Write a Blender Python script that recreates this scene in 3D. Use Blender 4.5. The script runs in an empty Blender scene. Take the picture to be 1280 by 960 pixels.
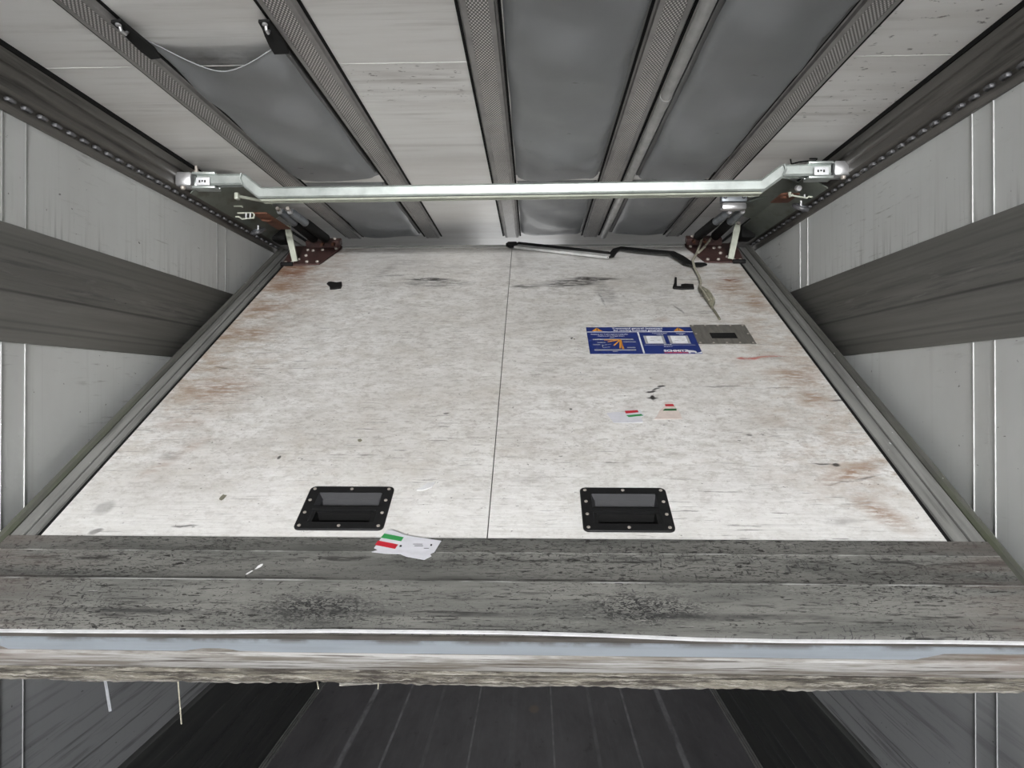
import bpy, bmesh, math, random
from mathutils import Vector, Matrix
PI = math.pi
SC = bpy.context.scene
COL = SC.collection
random.seed(7)

# ------------------------------------------------------------------ camera, sky, exposure
FPX = 875.0
cam_d = bpy.data.cameras.new('camera')
cam_d.sensor_width = 36.0
cam_d.lens = FPX / 1280.0 * 36.0
cam_d.clip_start = 0.02
cam = bpy.data.objects.new('camera', cam_d)
cam.location = (0.113, 0.0, 1.81)
cam.rotation_euler = (PI / 2 + math.atan(7 / FPX), 0, math.atan(28 / FPX))
COL.objects.link(cam)
SC.camera = cam

REAR = -7.0                      # open rear doors of the trailer
FRONT = 6.5
W = 1.23                         # half inner width
HC = 2.66                        # ceiling height

world = bpy.data.worlds.new('overcast_sky')
SC.world = world
world.use_nodes = True
_bg = world.node_tree.nodes['Background']
_bg.inputs[0].default_value = (0.98, 0.99, 1.0, 1)
_bg.inputs[1].default_value = 1.0

pl = bpy.data.lights.new('door_daylight_portal', 'AREA')
pl.shape = 'RECTANGLE'
pl.size = 2 * W
pl.size_y = HC
pl.cycles.is_portal = True
plo = bpy.data.objects.new('door_daylight_portal', pl)
plo.location = (0, REAR - 0.02, HC / 2)
plo.rotation_euler = (PI / 2, 0, 0)   # -Z of the lamp looks along +Y
COL.objects.link(plo)

sun_d = bpy.data.lights.new('sun', 'SUN')
sun_d.energy = 4.0
sun_d.angle = math.radians(3)
sun_d.color = (1.0, .98, .95)
sun = bpy.data.objects.new('sun', sun_d)
sun.rotation_euler = (math.radians(-38), 0, math.radians(14))   # stands over the front of the trailer, lights the yard behind it
COL.objects.link(sun)

ld = bpy.data.lights.new('added_roof_fill', 'AREA')            # added fill light, unseen, under the roof behind the camera
ld.shape = 'RECTANGLE'
ld.size, ld.size_y = 1.8, .30
ld.energy = 58.0
ld.color = (1.0, 1.0, 1.0)
lo = bpy.data.objects.new('added_roof_fill', ld)
lo.location = (0, -6.0, HC - .16)
lo.rotation_euler = (math.radians(80), 0, 0)
COL.objects.link(lo)

fd = bpy.data.lights.new('added_front_fill', 'POINT')   # added fill light, unseen, in the front compartment behind the partition
fd.energy = 1.0
fd.shadow_soft_size = .35
fo = bpy.data.objects.new('added_front_fill', fd)
fo.location = (0, 5.2, 2.35)
COL.objects.link(fo)

SC.view_settings.view_transform = 'Standard'
SC.view_settings.look = 'None'
SC.view_settings.gamma = 1.0
SC.view_settings.use_curve_mapping = False
SC.view_settings.exposure = 3.6
SC.cycles.diffuse_bounces = 6
SC.cycles.max_bounces = 12
SC.cycles.use_denoising = True


# ------------------------------------------------------------------ materials
def hexlin(r, g, b):
    f = lambda c: (c / 255 / 12.92) if c / 255 <= 0.04045 else ((c / 255 + 0.055) / 1.055) ** 2.4
    return (f(r), f(g), f(b), 1)


class Mat:
    """small layer-stack around one Principled shader; coordinates are the object's own"""
    def __init__(s, name, col, rough=0.5, metal=0.0, spec=0.5):
        s.m = bpy.data.materials.new(name)
        s.m.use_nodes = True
        s.nt = s.m.node_tree
        s.b = s.nt.nodes['Principled BSDF']
        s.b.inputs['Roughness'].default_value = rough
        s.b.inputs['Metallic'].default_value = metal
        s.b.inputs['Specular IOR Level'].default_value = spec
        s.b.inputs['Base Color'].default_value = (*col[:3], 1)
        s.tc = s.nt.nodes.new('ShaderNodeTexCoord')
        s.co = s.tc.outputs['Object']
        s.c = s.rgb(col)
        s.warped = None

    def n(s, t):
        return s.nt.nodes.new(t)

    def ln(s, a, b):
        s.nt.links.new(a, b)

    def rgb(s, c):
        r = s.n('ShaderNodeRGB')
        r.outputs[0].default_value = (*c[:3], 1)
        return r.outputs[0]

    def mapr(s, v, a, b, c=0.0, d=1.0):
        r = s.n('ShaderNodeMapRange')
        s.ln(v, r.inputs[0])
        for i, q in enumerate((a, b, c, d)):
            r.inputs[i + 1].default_value = q
        return r.outputs[0]

    def math(s, op, a, b=None):
        r = s.n('ShaderNodeMath')
        r.operation = op
        for i, q in enumerate((a, b)):
            if q is None:
                continue
            if isinstance(q, (int, float)):
                r.inputs[i].default_value = q
            else:
                s.ln(q, r.inputs[i])
        return r.outputs[0]

    def noise(s, scale, lo, hi, detail=5, rough=0.6, off=0.0, dist=0.0, rot=0.0):
        mp = s.n('ShaderNodeMapping')
        s.ln(s.co, mp.inputs[0])
        mp.inputs['Location'].default_value = (off, off * 1.7, off * .6)
        mp.inputs['Rotation'].default_value = (0, 0, rot)
        mp.inputs['Scale'].default_value = scale
        t = s.n('ShaderNodeTexNoise')
        s.ln(mp.outputs[0], t.inputs['Vector'])
        t.inputs['Scale'].default_value = 1
        t.inputs['Detail'].default_value = detail
        t.inputs['Roughness'].default_value = rough
        t.inputs['Distortion'].default_value = dist
        return s.mapr(t.outputs['Fac'], lo, hi)

    def axis(s, i):
        sp = s.n('ShaderNodeSeparateXYZ')
        s.ln(s.co, sp.inputs[0])
        return sp.outputs[i]

    def warp(s, amount=0.03, scale=14):
        if s.warped is None:
            t = s.n('ShaderNodeTexNoise')
            s.ln(s.co, t.inputs['Vector'])
            t.inputs['Scale'].default_value = scale
            t.inputs['Detail'].default_value = 4
            a = s.n('ShaderNodeVectorMath'); a.operation = 'SUBTRACT'
            s.ln(t.outputs['Color'], a.inputs[0]); a.inputs[1].default_value = (.5, .5, .5)
            m = s.n('ShaderNodeVectorMath'); m.operation = 'SCALE'
            s.ln(a.outputs[0], m.inputs[0]); m.inputs['Scale'].default_value = amount
            d = s.n('ShaderNodeVectorMath'); d.operation = 'ADD'
            s.ln(s.co, d.inputs[0]); s.ln(m.outputs[0], d.inputs[1])
            s.warped = d.outputs[0]
        return s.warped

    def spot(s, c, r, rot=(0, 0, 0), soft=0.5, strength=1.0):
        """elliptic mark at c with radii r (object space), ragged by the warp"""
        mp = s.n('ShaderNodeMapping'); mp.vector_type = 'TEXTURE'
        s.ln(s.warp(), mp.inputs[0])
        mp.inputs['Location'].default_value = c
        mp.inputs['Rotation'].default_value = rot
        mp.inputs['Scale'].default_value = r
        l = s.n('ShaderNodeVectorMath'); l.operation = 'LENGTH'
        s.ln(mp.outputs[0], l.inputs[0])
        return s.mapr(l.outputs['Value'], 1.0, 1.0 - soft, 0.0, strength)

    def mix(s, col, fac, amount=1.0):
        m = s.n('ShaderNodeMix'); m.data_type = 'RGBA'
        if amount != 1.0:
            fac = s.math('MULTIPLY', fac, amount)
        s.ln(fac, m.inputs[0])
        s.ln(s.c, m.inputs[6])
        m.inputs[7].default_value = (*col[:3], 1)
        s.c = m.outputs[2]
        return s

    def bump(s, h, strength=0.3, dist=0.004):
        b = s.n('ShaderNodeBump')
        b.inputs['Strength'].default_value = strength
        b.inputs['Distance'].default_value = dist
        s.ln(h, b.inputs['Height'])
        s.ln(b.outputs[0], s.b.inputs['Normal'])
        return s

    def rough(s, v):
        s.ln(v, s.b.inputs['Roughness'])
        return s

    def done(s):
        s.ln(s.c, s.b.inputs['Base Color'])
        return s.m


def mul(m, *f):
    v = f[0]
    for q in f[1:]:
        v = m.math('MULTIPLY', v, q)
    return v


# white wall skin: vertical wear streaks, scuffs, painted shade low down
def wall_mat(name, seed):
    m = Mat(name, (.585, .60, .592), .45)
    m.mix((.50, .508, .498), m.noise((1, 1.6, 1.2), .42, .72, off=seed))
    m.mix((.40, .40, .39), m.noise((1, 55, 1.3), .56, .78, detail=3, off=seed + 3), .38)
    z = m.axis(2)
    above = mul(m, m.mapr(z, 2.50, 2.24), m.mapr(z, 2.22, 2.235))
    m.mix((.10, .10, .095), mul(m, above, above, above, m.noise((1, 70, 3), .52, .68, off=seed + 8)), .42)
    m.mix((.2, .2, .19), mul(m, m.noise((1, 9, 90), .60, .70, detail=4, off=seed + 5), m.noise((1, 2, 2), .45, .6, off=seed)), .6)
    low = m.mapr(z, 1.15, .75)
    m.mix((.25, .255, .265), m.mapr(z, 1.30, .95), .85)  # shade under the partition painted into the lower wall colour
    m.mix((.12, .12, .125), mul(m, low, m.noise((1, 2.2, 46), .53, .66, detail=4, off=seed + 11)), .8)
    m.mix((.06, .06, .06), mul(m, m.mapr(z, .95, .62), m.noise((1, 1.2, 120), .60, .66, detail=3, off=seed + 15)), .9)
    m.mix((.08, .08, .08), m.noise((40, 40, 60), .73, .76, detail=2, off=seed + 2), .8)
    m.bump(m.noise((1, 12, 12), .3, .7, off=seed), .10, .004)
    return m.done()


def band_mat(name, seed):
    m = Mat(name, (.175, .172, .16), .5)
    m.mix((.125, .123, .113), m.noise((1, 1.0, 30), .40, .70, off=seed))
    z = m.axis(2)
    mid = mul(m, m.mapr(z, 2.03, 2.07), m.mapr(z, 2.20, 2.12))
    m.mix((.06, .06, .06), mul(m, mid, m.noise((1, 3.5, 90), .48, .66, off=seed + 4)), .75)
    m.mix((.30, .29, .28), mul(m, mid, m.noise((1, 8, 60), .60, .74, off=seed + 9)), .5)
    for zz, k in ((2.062, 1), (1.985, .55), (1.966, .55), (2.205, .3), (2.176, .35)):
        m.mix((.035, .035, .033), m.mapr(m.math('ABSOLUTE', m.math('SUBTRACT', z, zz)), .0055, .001), .75 * k)
    m.mix((.05, .05, .05), m.noise((30, 30, 60), .72, .76, detail=3, off=seed + 2), .8)
    m.bump(m.noise((1, 3, 60), .35, .7, off=seed), .15, .003)
    return m.done()


def ceiling_mat():
    m = Mat('white_ceiling_skin', (.84, .835, .82), .40)
    m.mix((.74, .725, .70), m.noise((1.4, 9, 1), .42, .72, off=2))
    m.mix((.36, .335, .30), mul(m, m.noise((2.2, 42, 1), .52, .74, off=5), m.noise((3, 2.2, 1), .42, .64, off=1)), .5)
    x, y = m.axis(0), m.axis(1)
    right = mul(m, m.mapr(x, .88, .93), m.mapr(y, 2.35, 2.15))
    m.mix((.10, .095, .085), mul(m, right, m.noise((30, 46, 1), .62, .68, detail=4, off=7)), .8)
    left = mul(m, m.mapr(x, -.42, -.38), m.mapr(x, -.05, -.1), m.mapr(y, 1.80, 1.84), m.mapr(y, 2.12, 1.95))
    m.mix((.12, .10, .09), mul(m, left, m.noise((34, 75, 1), .62, .67, detail=4, off=3)), .8)
    m.mix((.36, .33, .30), mul(m, left, m.noise((3, 26, 1), .45, .66, off=13)), .6)
    m.mix((.13, .115, .10), mul(m, m.spot((-.68, 1.79, HC), (.22, .10, 9), soft=.9), m.noise((12, 16, 1), .35, .65, off=3)), .75)
    m.mix((.45, .43, .41), m.mapr(m.math('ABSOLUTE', m.math('SUBTRACT', y, 2.42)), .02, 0, 0, .35))
    m.bump(m.noise((3, 9, 1), .3, .7, off=1), .08, .004)
    return m.done()


def floor_mat():
    m = Mat('dark_floor', (.078, .075, .080), .55)
    m.mix((.048, .046, .05), m.noise((7, 2.2, 1), .40, .66, detail=7, rough=.7, off=2))
    m.mix((.11, .11, .115), m.noise((50, 2.5, 1), .55, .74, off=5), .4)
    m.mix((.022, .022, .022), m.noise((16, 7, 1), .64, .72, detail=4, off=8), .7)
    x = m.axis(0)
    for xx, w, k in ((.63, .008, .9), (-.63, .008, .9), (.21, .006, .7), (-.21, .006, .8), (.845, .018, .7), (-.835, .018, .8), (.43, .012, .30), (-.43, .012, .25), (0, .02, .12)):
        e = m.mapr(m.math('ABSOLUTE', m.math('SUBTRACT', x, xx)), w, w * .55)
        m.mix((.20, .20, .21), mul(m, e, m.noise((30, 9, 1), .30, .60, off=xx)), k)
    m.mix((.12, .09, .07), m.spot((.11, 3.98, 0), (.035, .06, 1)), .9)
    m.bump(m.noise((30, 4, 1), .35, .7, off=1), .2, .003)
    return m.done()


def kicker_mat():
    m = Mat('black_kick_plate', (.036, .038, .036), .5)
    m.mix((.02, .02, .022), m.noise((1, 2, 40), .4, .7, off=2))
    m.mix((.08, .08, .083), m.noise((1, 1.6, 70), .56, .74, off=6), .6)
    return m.done()


def board_mat():
    """off-white plywood-like skin of the partition: x across, y up the slope (0 at the top edge)"""
    m = Mat('worn_white_partition_skin', (.74, .732, .72), .5)
    x, y = m.axis(0), m.axis(1)
    ax = m.math('ABSOLUTE', x)
    mid = mul(m, m.mapr(y, -2.12, -1.8, .45, 1), m.mapr(y, -.05, -.5, .45, 1))  # dirt thinned towards the top to offset the weaker light there
    m.mix((.47, .45, .415), mul(m, mid, m.noise((2.0, 3.0, 1), .36, .66, off=1)), .62)
    m.mix((.38, .36, .325), mul(m, mid, m.noise((13, 24, 1), .44, .64, detail=8, rough=.8, off=4)), .62)
    m.mix((.27, .245, .215), mul(m, mid, m.noise((34, 52, 1), .50, .60, detail=6, rough=.85, off=14)), .52)
    m.mix((.46, .415, .35), mul(m, mid, m.noise((4.5, 6, 1), .50, .72, detail=7, rough=.8, off=44)), .45)
    m.mix((.78, .78, .78), m.noise((16, 60, 1), .54, .70, detail=6, rough=.75, off=9), .35)
    m.mix((.45, .44, .42), m.noise((6, 170, 1), .48, .66, detail=3, off=24), .25)
    # dirt along the top
    m.mix((.22, .20, .19), mul(m, m.mapr(y, -.75, -.15), m.noise((4.5, 16, 1), .54, .74, off=6)), .5)
    # rust-brown weeping at both edges
    le = mul(m, m.mapr(x, -.72, -1.04), m.mapr(y, -2.0, -1.4))
    m.mix((.31, .215, .135), mul(m, le, m.noise((8, 18, 1), .44, .60, detail=8, rough=.8, off=11)), .75)
    m.mix((.24, .11, .05), mul(m, le, m.mapr(y, -1.0, -.3), m.noise((8, 16, 1), .45, .60, detail=8, rough=.78, off=51)), .8)
    re = mul(m, m.mapr(x, .68, 1.02), m.mapr(y, -2.15, -1.9))
    m.mix((.34, .25, .175), mul(m, re, m.noise((9, 18, 1), .46, .62, detail=8, rough=.8, off=17)), .68)
    # long fine scratches and specks
    m.mix((.10, .095, .09), mul(m, m.noise((9, 150, 1), .63, .66, detail=4, off=3), m.noise((2, 2, 1), .42, .6, off=8)), .75)
    m.mix((.10, .095, .09), m.noise((60, 75, 1), .69, .72, detail=3, off=21), .7)
    streak = m.noise((18, 80, 1), .40, .54, detail=6, rough=.7, off=33)
    rust, dark, red, grey = (.20, .075, .03), (.03, .027, .025), (.42, .04, .03), (.25, .235, .225)
    brown = (.26, .15, .085)
    S = [(rust, -1.02, -.36, .10, .13, .3, 1), (rust, -1.03, -.26, .09, .07, 0, .9), (brown, -1.0, -.52, .14, .10, .2, .9),
         (brown, -1.0, -.78, .13, .07, .2, .75), (brown, -.99, -1.02, .15, .08, .1, .7), (brown, -.93, -1.45, .15, .11, .5, .75), (brown, -.98, -1.66, .10, .05, .1, .45),
         (brown, -.88, -1.78, .03, .07, -.6, .4), (brown, -.93, -1.88, .025, .09, -.6, .4),
         (rust, .985, -.47, .065, .045, 0, 1), (brown, .96, -.58, .12, .09, 0, .8), (brown, 1.03, -.72, .06, .12, 0, .75),
         (brown, .98, -1.36, .12, .08, 0, .7), (brown, 1.0, -1.50, .08, .07, .4, .75), (brown, .965, -1.90, .15, .035, .45, .85), (brown, .97, -2.06, .05, .12, .5, .75),
         (red, .862, -1.236, .05, .014, .12, .9), (red, .94, -1.222, .07, .007, .06, .6), (brown, .62, -.90, .04, .03, .2, .35),
         (grey, .045, -.21, .026, .20, .14, .55), (dark, .28, -.50, .17, .06, .1, .8), (dark, .38, -.45, .13, .03, -.05, .95), (dark, .07, -.54, .08, .03, .1, .7), (dark, -.33, -.50, .20, .05, 0, .55), (dark, .42, -.62, .05, .14, .1, .4), (grey, -.58, -.32, .035, .14, -.25, .6),
         (dark, .40, -.70, .006, .10, .1, .45), (dark, -.36, -.45, .13, .026, -.05, .95), (dark, -.55, -.40, .09, .015, .2, .4), (grey, -.30, -.28, .18, .04, 0, .4),
         (dark, .255, -1.07, .006, .013, -.5, .9), (dark, .487, -1.47, .022, .007, .2, 1), (dark, .508, -1.45, .028, .006, .6, .9), (dark, .53, -1.428, .016, .007, .3, 1),
         (dark, .491, -1.505, .009, .02, 0, 1), (dark, .49, -1.508, .02, .007, 0, 1), (dark, -.606, -1.838, .006, .012, 0, .9),
         (dark, .935, -1.865, .014, .009, 0, .9), (dark, .90, -1.86, .03, .005, -.1, .8), (dark, .96, -1.93, .09, .006, .3, .6), (dark, .228, -1.575, .006, .008, 0, .9),
         (dark, 1.075, -1.52, .04, .006, 0, .7), (dark, .74, -1.72, .012, .006, 0, .7), (dark, -.16, -1.60, .012, .006, 0, .7), (dark, .80, -.83, .05, .02, .1, .4),
         (grey, -.92, -1.83, .05, .035, 0, .6), (grey, .86, -2.10, .06, .02, 0, .6), (dark, .72, -1.43, .09, .006, .05, .55), (dark, .88, -1.44, .12, .004, .03, .45),
         (dark, -.75, -2.13, .04, .005, .15, .7), (dark, -.99, -2.06, .03, .03, 0, .35), (dark, -.96, -2.15, .02, .012, .3, .6), (grey, .10, -1.93, .07, .03, .2, .35),
         (dark, .70, -.80, .008, .05, .3, .5), (grey, .12, -.92, .20, .006, .12, .6), (dark, -.69, -.97, .05, .004, 0, .5), (dark, -.98, -1.30, .05, .006, -.3, .5)]
    for c, u, v, rx, ry, rot, k in S:
        so = .85 if c in (rust, brown, grey) else .45
        sp = m.spot((u, v, 0), (rx, ry, 9), (0, 0, rot), so, k)
        m.mix(c, mul(m, sp, streak) if rx > .045 or ry > .06 else sp)
    m.bump(m.noise((8, 110, 1), .35, .7, detail=3, off=2), .12, .002)
    return m.done()


def kickplate_mat():
    m = Mat('scratched_grey_kick_plate', (.158, .156, .144), .5)
    m.mix((.085, .086, .08), m.noise((2.2, 18, 1), .40, .68, off=2))
    y = m.axis(1)
    low = m.mapr(y, -2.25, -2.42, .25, 1)
    m.mix((.022, .021, .02), mul(m, low, m.noise((7, 110, 1), .57, .64, detail=5, off=5), m.noise((2.5, 4, 1), .38, .56, off=3)), .9)
    m.mix((.025, .024, .022), mul(m, m.noise((60, 130, 1), .595, .625, detail=5, dist=1.6, off=9), m.noise((2.2, 8, 1), .40, .50, off=1)))
    m.mix((.02, .02, .018), mul(m, m.noise((30, 260, 1), .60, .63, detail=4, dist=.6, off=19), m.noise((4, 9, 1), .38, .48, off=7)))
    m.mix((.03, .03, .03), mul(m, m.noise((170, 40, 1), .63, .65, detail=3, off=4, rot=.5), m.noise((2.5, 7, 1), .46, .58, off=6)))
    m.mix((.02, .019, .018), mul(m, m.noise((60, 210, 1), .565, .59, detail=5, dist=.8, off=29), m.noise((1.6, 9, 1), .44, .53, off=37)))
    m.mix((.02, .019, .018), mul(m, m.mapr(m.math('ABSOLUTE', m.math('SUBTRACT', y, -2.3065)), .003, .001), m.noise((5, 20, 1), .40, .55, off=15)), .85)
    m.mix((.02, .019, .018), mul(m, m.mapr(m.math('ABSOLUTE', m.math('SUBTRACT', y, -2.245)), .012, .004), m.noise((12, 90, 1), .50, .58, off=16)), .8)
    m.mix((.02, .02, .02), mul(m, m.mapr(m.math('ABSOLUTE', m.math('SUBTRACT', y, -2.405)), .011, .003), m.noise((4, 12, 1), .42, .58, off=12)), .8)
    m.mix((.10, .07, .06), mul(m, m.mapr(m.math('ABSOLUTE', m.axis(0)), .85, 1.2), m.noise((3, 30, 1), .42, .66, off=2)), .55)
    m.mix((.36, .36, .34), m.noise((20, 220, 1), .70, .73, detail=3, off=31), .7)
    m.mix((.55, .55, .54), mul(m, m.mapr(m.math('ABSOLUTE', m.math('SUBTRACT', y, -2.312)), .0028, .001), m.noise((6, 20, 1), .44, .58, off=2)), .6)
    m.mix((.50, .50, .48), mul(m, m.mapr(m.math('ABSOLUTE', m.math('SUBTRACT', y, -2.221)), .0025, .001), m.noise((9, 20, 1), .47, .6, off=5)), .5)
    for u, v, a_ in ((-.515, -2.27, -.9), (-.528, -2.29, -1.0)):
        m.mix((.75, .75, .75), m.spot((u, v, 0), (.011, .0035, 9), (0, 0, -a_), .3, 1))
    for u, v in ((-.345, -2.395), (.345, -2.385)):
        m.mix((.02, .02, .02), mul(m, m.spot((u, v, 0), (.17, .055, 9), soft=.6), m.noise((70, 150, 1), .49, .52, detail=6, dist=1.6, off=u)))
    m.bump(m.noise((20, 70, 1), .4, .7, off=2), .2, .002)
    return m.done()


def frame_mat(name, seed, base=(.20, .20, .19), green=0.0):
    m = Mat(name, base, .5)
    m.mix(tuple(c * .55 for c in base), m.noise((30, 2.2, 8), .42, .70, off=seed))
    m.mix((.05, .05, .045), m.noise((60, 3, 20), .58, .72, off=seed + 4), .7)
    if green:
        m.mix((.10, .12, .055), mul(m, m.mapr(m.axis(1), -1.3, -1.9), m.noise((20, 3.5, 8), .40, .62, off=seed + 7)), green)
    m.mix((.55, .55, .54), m.noise((60, 26, 9), .73, .76, detail=2, off=seed + 2), .9)
    return m.done()


def seal_mat():
    m = Mat('dirty_white_bottom_profile', (.30, .295, .285), .55)
    m.mix((.11, .095, .075), m.noise((3.2, 1, 70), .46, .60, detail=7, rough=.7, off=3), .85)
    m.mix((.045, .035, .028), m.noise((4, 1, 170), .56, .62, detail=5, off=8), .85)
    m.mix((.40, .40, .40), m.noise((3, 1, 90), .60, .68, detail=6, off=18), .7)
    m.mix((.14, .10, .08), mul(m, m.mapr(m.math('ABSOLUTE', m.axis(0)), .75, 1.15), m.noise((5, 1, 40), .42, .58, off=5)), .75)
    return m.done()


def ragged_mat():
    m = Mat('frayed_brown_rubber_seal', (.13, .118, .095), .85)
    m.mix((.025, .02, .016), m.noise((7, 1, 130), .46, .56, detail=6, rough=.7, off=3), .9)
    m.mix((.30, .285, .25), m.noise((14, 1, 260), .50, .62, detail=6, rough=.8, off=8), .85)
    m.mix((.03, .024, .02), m.noise((4, 1, 60), .54, .62, off=14), .7)
    m.mix((.34, .33, .30), mul(m, m.mapr(m.axis(2), -.138, -.146), m.noise((16, 1, 30), .38, .5, off=5)), .75)
    m.bump(m.noise((26, 1, 140), .3, .7, off=8), .7, .005)
    return m.done()


def film_mat():
    m = Mat('blue_grey_film_strip', (.235, .26, .285), .4)
    m.mix((.20, .22, .243), m.noise((3, 1, 40), .45, .7, off=3))
    m.mix((.08, .07, .06), mul(m, m.mapr(m.axis(2), -.028, -.016), m.noise((9, 1, 9), .44, .56, off=5)), .7)
    return m.done()


def bag_mat():
    m = Mat('grey_coated_duct_fabric', (.24, .25, .258), .5)
    m.mix((.205, .213, .22), m.noise((2, 2.2, 1), .4, .7, off=3))
    m.mix((.07, .07, .07), m.noise((14, 22, 1), .70, .76, detail=3, off=9), .7)
    m.mix((.23, .235, .24), m.noise((6, 20, 1), .56, .74, off=5), .3)
    m.bump(m.noise((5, 3.5, 4), .25, .75, detail=2, off=2, dist=.4), .25, .015)
    return m.done()


def perf_mat():
    m = Mat('perforated_metal_strip', (.12, .115, .11), .45, .1)
    x, y = m.axis(0), m.axis(1)
    sx = m.math('SINE', m.math('MULTIPLY', x, 2 * PI / .0085))
    sy = m.math('SINE', m.math('MULTIPLY', y, 2 * PI / .0150))
    pr = m.math('MULTIPLY', sx, sy)
    dots = m.mapr(pr, .02, .35)
    m.mix((.74, .72, .70), dots, .95)
    m.mix((.10, .09, .085), m.noise((20, 6, 1), .50, .74, off=3), .35)
    return m.done()


def metal_mat(name, col, rough=.35, metal=.9, wear=None, seed=0, sc=(14, 14, 14)):
    m = Mat(name, col, rough, metal)
    m.mix(tuple(c * .72 for c in col[:3]), m.noise(sc, .40, .70, off=seed))
    if wear:
        m.mix(wear, m.noise(tuple(q * 1.7 for q in sc), .52, .68, off=seed + 5), .85)
    return m.done()


def plain(name, col, rough=.5, metal=0.0, var=.75, sc=(20, 20, 20)):
    m = Mat(name, col, rough, metal, .25 if max(col) < .02 else .5)
    m.mix(tuple(c * var for c in col[:3]), m.noise(sc, .4, .7))
    return m.done()


M = dict(
    rollerm=plain('dark_grey_roller_rubber', (.07, .07, .075), .4), bead_shaded=plain('shaded_sealant_bead', (.30, .305, .31), .5), groove=plain('grimy_groove', (.075, .068, .06), .7, 0, .5, (9, 9, 60)), dark_gap_fill=plain('gasket_and_gap_black', (.006, .006, .006), .9),
    weltm=plain('dark_bag_welt', (.11, .11, .11), .5), jointm=plain('ceiling_joint_bead', (.70, .70, .68), .5),
    stripalu=metal_mat('grey_strip_aluminium', (.33, .32, .31), .6, .2),
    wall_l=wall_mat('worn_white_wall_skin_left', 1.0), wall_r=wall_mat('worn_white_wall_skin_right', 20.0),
    band_l=band_mat('scuffed_grey_rub_band_left', 1.0), band_r=band_mat('scuffed_grey_rub_band_right', 9.0),
    ceil=ceiling_mat(), floor=floor_mat(), kicker=kicker_mat(), board=board_mat(), kick=kickplate_mat(),
    frame=frame_mat('grey_edge_profile', 1), frame2=frame_mat('dark_edge_profile', 6, (.14, .14, .13)), green=frame_mat('mossy_outer_seal', 12, (.10, .10, .09), .45),
    seal=seal_mat(), rag=ragged_mat(), film=film_mat(), bag=bag_mat(), perf=perf_mat(),
    white_lip=plain('white_trim_lip', (.62, .62, .63), .35),
    bead=plain('white_sealant_bead', (.56, .565, .56), .4), bead_d=plain('dark_sealant_bead', (.20, .20, .195), .5),
    alu=metal_mat('dull_aluminium', (.42, .42, .41), .45, .6), track=metal_mat('dark_aluminium_track', (.125, .118, .108), .45, .3, (.03, .028, .025), 2, (30, 1.2, 30)),
    slotm=metal_mat('worn_slot_metal', (.17, .17, .18), .5, .3, (.06, .06, .06), 3, (30, 6, 30)), studs=metal_mat('bright_worn_metal', (.62, .62, .63), .3, .8), zinc=metal_mat('pale_zinc_plating', (.52, .56, .54), .33, .65),
    zincplate=metal_mat('greenish_zinc_sheet', (.20, .225, .20), .45, .55, (.12, .12, .10), 3, (9, 5, 9)),
    rust=metal_mat('rusty_steel', (.13, .048, .025), .75, .1, (.04, .022, .016), 4, (40, 40, 40)),
    maroon=metal_mat('maroon_red_oxide_plate', (.075, .036, .032), .55, .1, (.03, .017, .016), 5, (26, 26, 26)),
    black=plain('black_plastic', (.009, .009, .0095), .5), rubber=plain('black_rubber', (.007, .007, .007), .75),
    tray=plain('charcoal_plastic_tray', (.021, .021, .024), .7), strut=metal_mat('grey_gas_strut', (.22, .24, .26), .4, .4, (.10, .10, .11), 2),
    cream=plain('cream_painted_bar', (.42, .44, .37), .45), steel=metal_mat('brushed_steel_plate', (.20, .19, .17), .45, .4, (.12, .115, .10), 8, (60, 8, 8)),
    bolt=plain('dull_bolt_head', (.42, .38, .34), .4, .4), blue=plain('blue_sign_ink', (.012, .028, .16), .35, 0, .9), signwhite=plain('white_sign_ink', (.75, .76, .78), .45),
    signgrey=plain('grey_sign_ink', (.36, .36, .37), .45), amber=plain('amber_sign_ink', (.70, .30, .03), .45), ink=plain('black_ink', (.02, .02, .02), .5),
    paper=plain('torn_white_label_paper', (.55, .55, .59), .6, 0, .88, (30, 60, 30)), tan=plain('stained_label_paper', (.58, .50, .46), .6, 0, .85, (40, 40, 40)),
    lred=plain('red_label_stripe', (.45, .015, .03), .5), lgreen=plain('green_label_stripe', (.03, .26, .07), .5), dgreen=plain('dark_green_label_stripe', (.02, .11, .035), .5),
    redtext=plain('red_sign_ink', (.5, .05, .06), .5), pipe=plain('pale_grey_plastic_pipe', (.45, .45, .44), .6), cord=plain('braided_grey_cord', (.36, .34, .27), .8, 0, .6, (90, 90, 90)),
    tassel=plain('frayed_olive_cord', (.20, .19, .14), .8, 0, .5, (90, 20, 90)), tape=plain('pale_tape', (.22, .225, .24), .5), scrap=plain('black_tape_scrap', (.012, .011, .011), .55),
    concrete=plain('concrete_yard', (.45, .445, .43), .85, 0, .7, (2, 2, 2)), front=plain('white_front_wall_skin', (.55, .55, .54), .5),
)


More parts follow.
